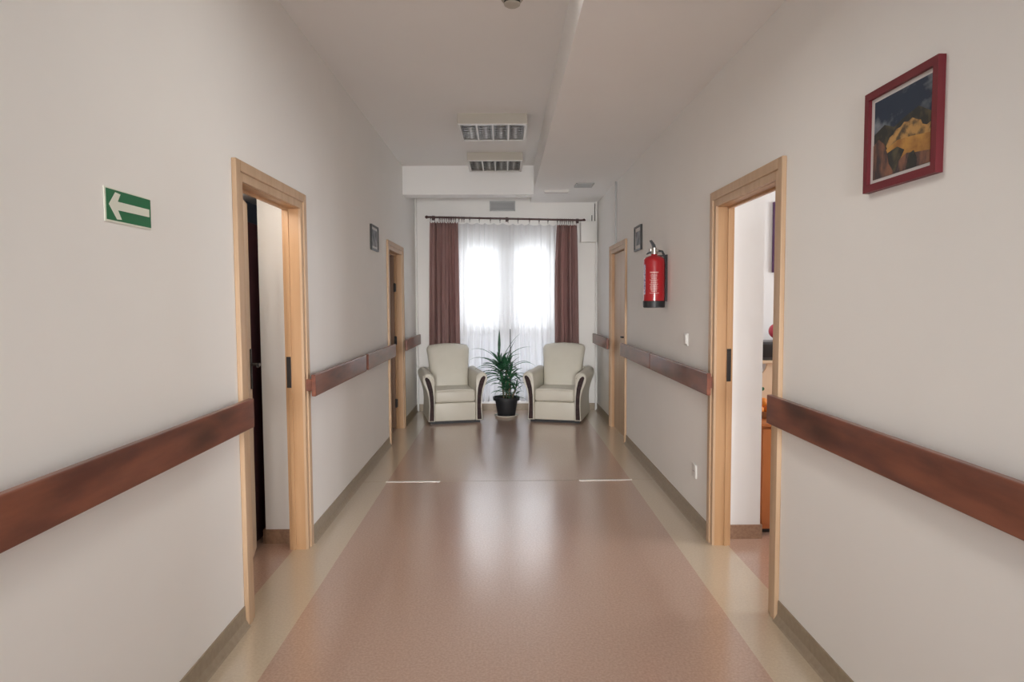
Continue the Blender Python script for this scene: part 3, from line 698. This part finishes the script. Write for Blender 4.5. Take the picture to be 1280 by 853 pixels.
cluster((.12, -.01, .40), 14, .12, .2, .2, 1.3, .8, 1.6, w=.024, az0=.2)
cluster((.01, -.04, .38), 18, .14, .22, .1, 1.2, .9, 1.9, w=.034, az0=1.7)
fo = obj('foliage', bm, M['plant'], r, smooth=80)
md = fo.modifiers.new('thick', 'SOLIDIFY'); md.thickness = .0012

# ------------------------------------------------------------------ things seen through the doors
# closet on the left
r = thing('closet_fill_lamp', 'small fill lamp added in the left closet, unseen behind the door header', 'lamp', (-1.305, 3.27, 2.075))  # unseen fitting added to carry the closet fill light
box('housing', (-.030, .030, -.08, .08, -.070, 0), M['plasticw'], r, bev=.003); box('diffuser', (-.026, .026, .078, .084, -.066, -.012), M['tubelit'], r)
r = thing('tall_board', 'tall dark maroon board standing in the left closet', 'board', (-1.535, 4.2, 0))
box('panel', (-.022, .022, -.30, .45, 0, 1.93), M['maroon'], r, bev=.003)
box('edge_band', (.022, .030, -.30, -.27, 0, 1.93), M['black'], r)
bm = bmesh.new(); tube(bm, [(-1.492, 4.16, .86), (-1.490, 4.12, .80), (-1.487, 4.07, .62), (-1.486, 4.075, .45), (-1.488, 4.09, .30), (-1.489, 4.1, .0065)], .006, 8)
tag(obj('hanging_hose', bm, M['blue'], smooth=60), 'thin blue-grey hose hanging by the maroon board in the left closet', 'hose')
# right room
r = thing('pine_cabinet', 'orange pine cabinet just inside the right doorway', 'cabinet', (1.92, 4.22, 0))
box('body', (-.345, .345, -.20, .22, .03, .675), M['orange'], r, bev=.004)
box('top', (-.355, .355, -.225, .23, .675, .697), M['orange'], r, bev=.004)
for a, b in ((-.335, -.004), (.004, .335)):
    d = box('door', (a, b, -.215, -.20, .06, .66), M['orange'], r, bev=.003)
    bm = bmesh.new(); xk = b-.04 if a < -.1 else a+.04; tube(bm, [(xk, -.215, .38), (xk, -.232, .38)], .010, 10); obj('knob', bm, M['beige'], d, smooth=50)
bm = bmesh.new(); bx(bm, -.34, .34, -.17, .2, 0, .03); obj('plinth', bm, M['black'], r)
r = thing('wall_shelf', 'birch wall shelf with scalloped side hanging over the pine cabinet', 'shelf', (1.93, 4.55, .76))
box('top_board', (-.26, .26, -.14, .20, .265, .285), M['beige'], r, bev=.003)
bm = bmesh.new()
poly = [(-.25, 0), (.25, 0), (.25, .265), (-.125, .265)]+[(-.25+.125*math.sin(a), .265-.10*math.cos(a)) if 0 else (-.25+.11*math.cos(a), .265-.11*math.sin(a)) for a in [PI*k/16 for k in range(0, 9)]]
poly = [(-.25, 0), (.25, 0), (.25, .265)]+[(-.25+.10*math.cos(a), .265-.10*math.sin(a)) for a in [PI/2*k/8 for k in range(9)]]
prism(bm, poly, lambda u, v, d: (u, d, v), -.10, -.082); obj('front_panel', bm, M['beige'], r)
bm = bmesh.new()
for s in (-.25, .232): box('side', (s, s+.018, -.082, .20, 0, .15), M['beige'], r)
for x in (-.19, -.06, .07, .2):
    bm = bmesh.new(); tube(bm, [(x, -.10, .09), (x, -.125, .093), (x, -.13, .093)], [.007, .007, .013], 10); obj('peg', bm, M['plant'], r, smooth=50)
r = thing('television', 'dark grey box-shaped set on top of the birch shelf', 'television', (1.93, 4.56, 1.045))
bm = bmesh.new(); bx(bm, -.235, .235, -.12, .14, 0, .125, bev=.012, seg=3); obj('case', bm, M['boxgrey'], r, smooth=50)
box('screen', (-.20, .20, -.124, -.118, .02, .11), M['black'], r, bev=.002)
r = thing('red_ball', 'pinkish red ball ornament on the dark set', 'ornament', (1.88, 4.55, 1.17))
bm = bmesh.new(); bmesh.ops.create_uvsphere(bm, u_segments=24, v_segments=14, radius=.052); 
for v in bm.verts: v.co.z += .068
obj('ball', bm, M['pink'], r, smooth=True); bm = bmesh.new(); lathe(bm, [(0, 0), (.022, 0), (.014, .01), (.01, .022), (0, .022)], seg=16); obj('foot', bm, M['black'], r, smooth=50)
r = thing('fruit_bowl', 'metal bowl on the orange pine cabinet', 'bowl', (1.66, 4.20, .697))
bm = bmesh.new(); lathe(bm, [(0, .0), (.035, 0), (.05, .012), (.075, .045), (.078, .05), (.072, .046), (.045, .016), (0, .008)], seg=28); obj('bowl', bm, M['chrome'], r, smooth=50)
k = 0
for x, y, z, lab in ((-.030, -.014, .053, 'orange fruit at left in the metal bowl'), (.031, -.015, .053, 'orange fruit at right in the metal bowl'), (0, .034, .055, 'orange fruit at back of the metal bowl'), (.0, -.002, .100, 'orange fruit on top of the pile in the metal bowl')):
    bm = bmesh.new(); bmesh.ops.create_uvsphere(bm, u_segments=18, v_segments=12, radius=.029)
    tag(obj('orange_fruit', bm, M['fruit'], smooth=True, loc=(1.66+x, 4.20+y, .697+z)), lab, 'fruit', 'oranges in the bowl')
r = thing('picture_frame', 'dark purple framed picture glimpsed high in the bright room', 'picture', (2.16, 4.75, 1.90))
box('frame', (-.24, .24, -.022, 0, -.25, .25), mat('purple_frame', (.09, .03, .10), .4), r, bev=.003); box('print', (-.21, .21, -.0235, -.021, -.22, .22), M['shade'], r)

# ------------------------------------------------------------------ outside
g = struct('ground', [(-40, 40, 12, 120, -1.6, -1.5)], M['ground'])
r = thing('neighbour_house', 'pale gabled house faintly seen through the sheer curtain', 'house', (-1.6, 60, -1.5))
bm = bmesh.new(); bx(bm, -4, 1.2, 0, 8, 0, 3.7); bx(bm, .8, 5.4, -1, 8, 0, 3.6); obj('walls', bm, M['hwall'], r)
bm = bmesh.new(); prism(bm, [(-.6, 3.6), (4, 6.0), (8.6, 3.6)], lambda u, v, d: (-4.4+(d+1)*.0+0*u+(u-4)*0+0, 0, 0) if 0 else (d, u, v), -4.4, 1.0); 
prism(bm, [(.6, 3.6), (2.2, 6.3), (5.8, 3.5)], lambda u, v, d: (u, d, v), -1.2, 8); obj('roof', bm, M['roof'], r)
for x in (-3, -1.2): box('window', (x, x+.9, -.04, 0, 1.2, 2.4), M['shade'], r)
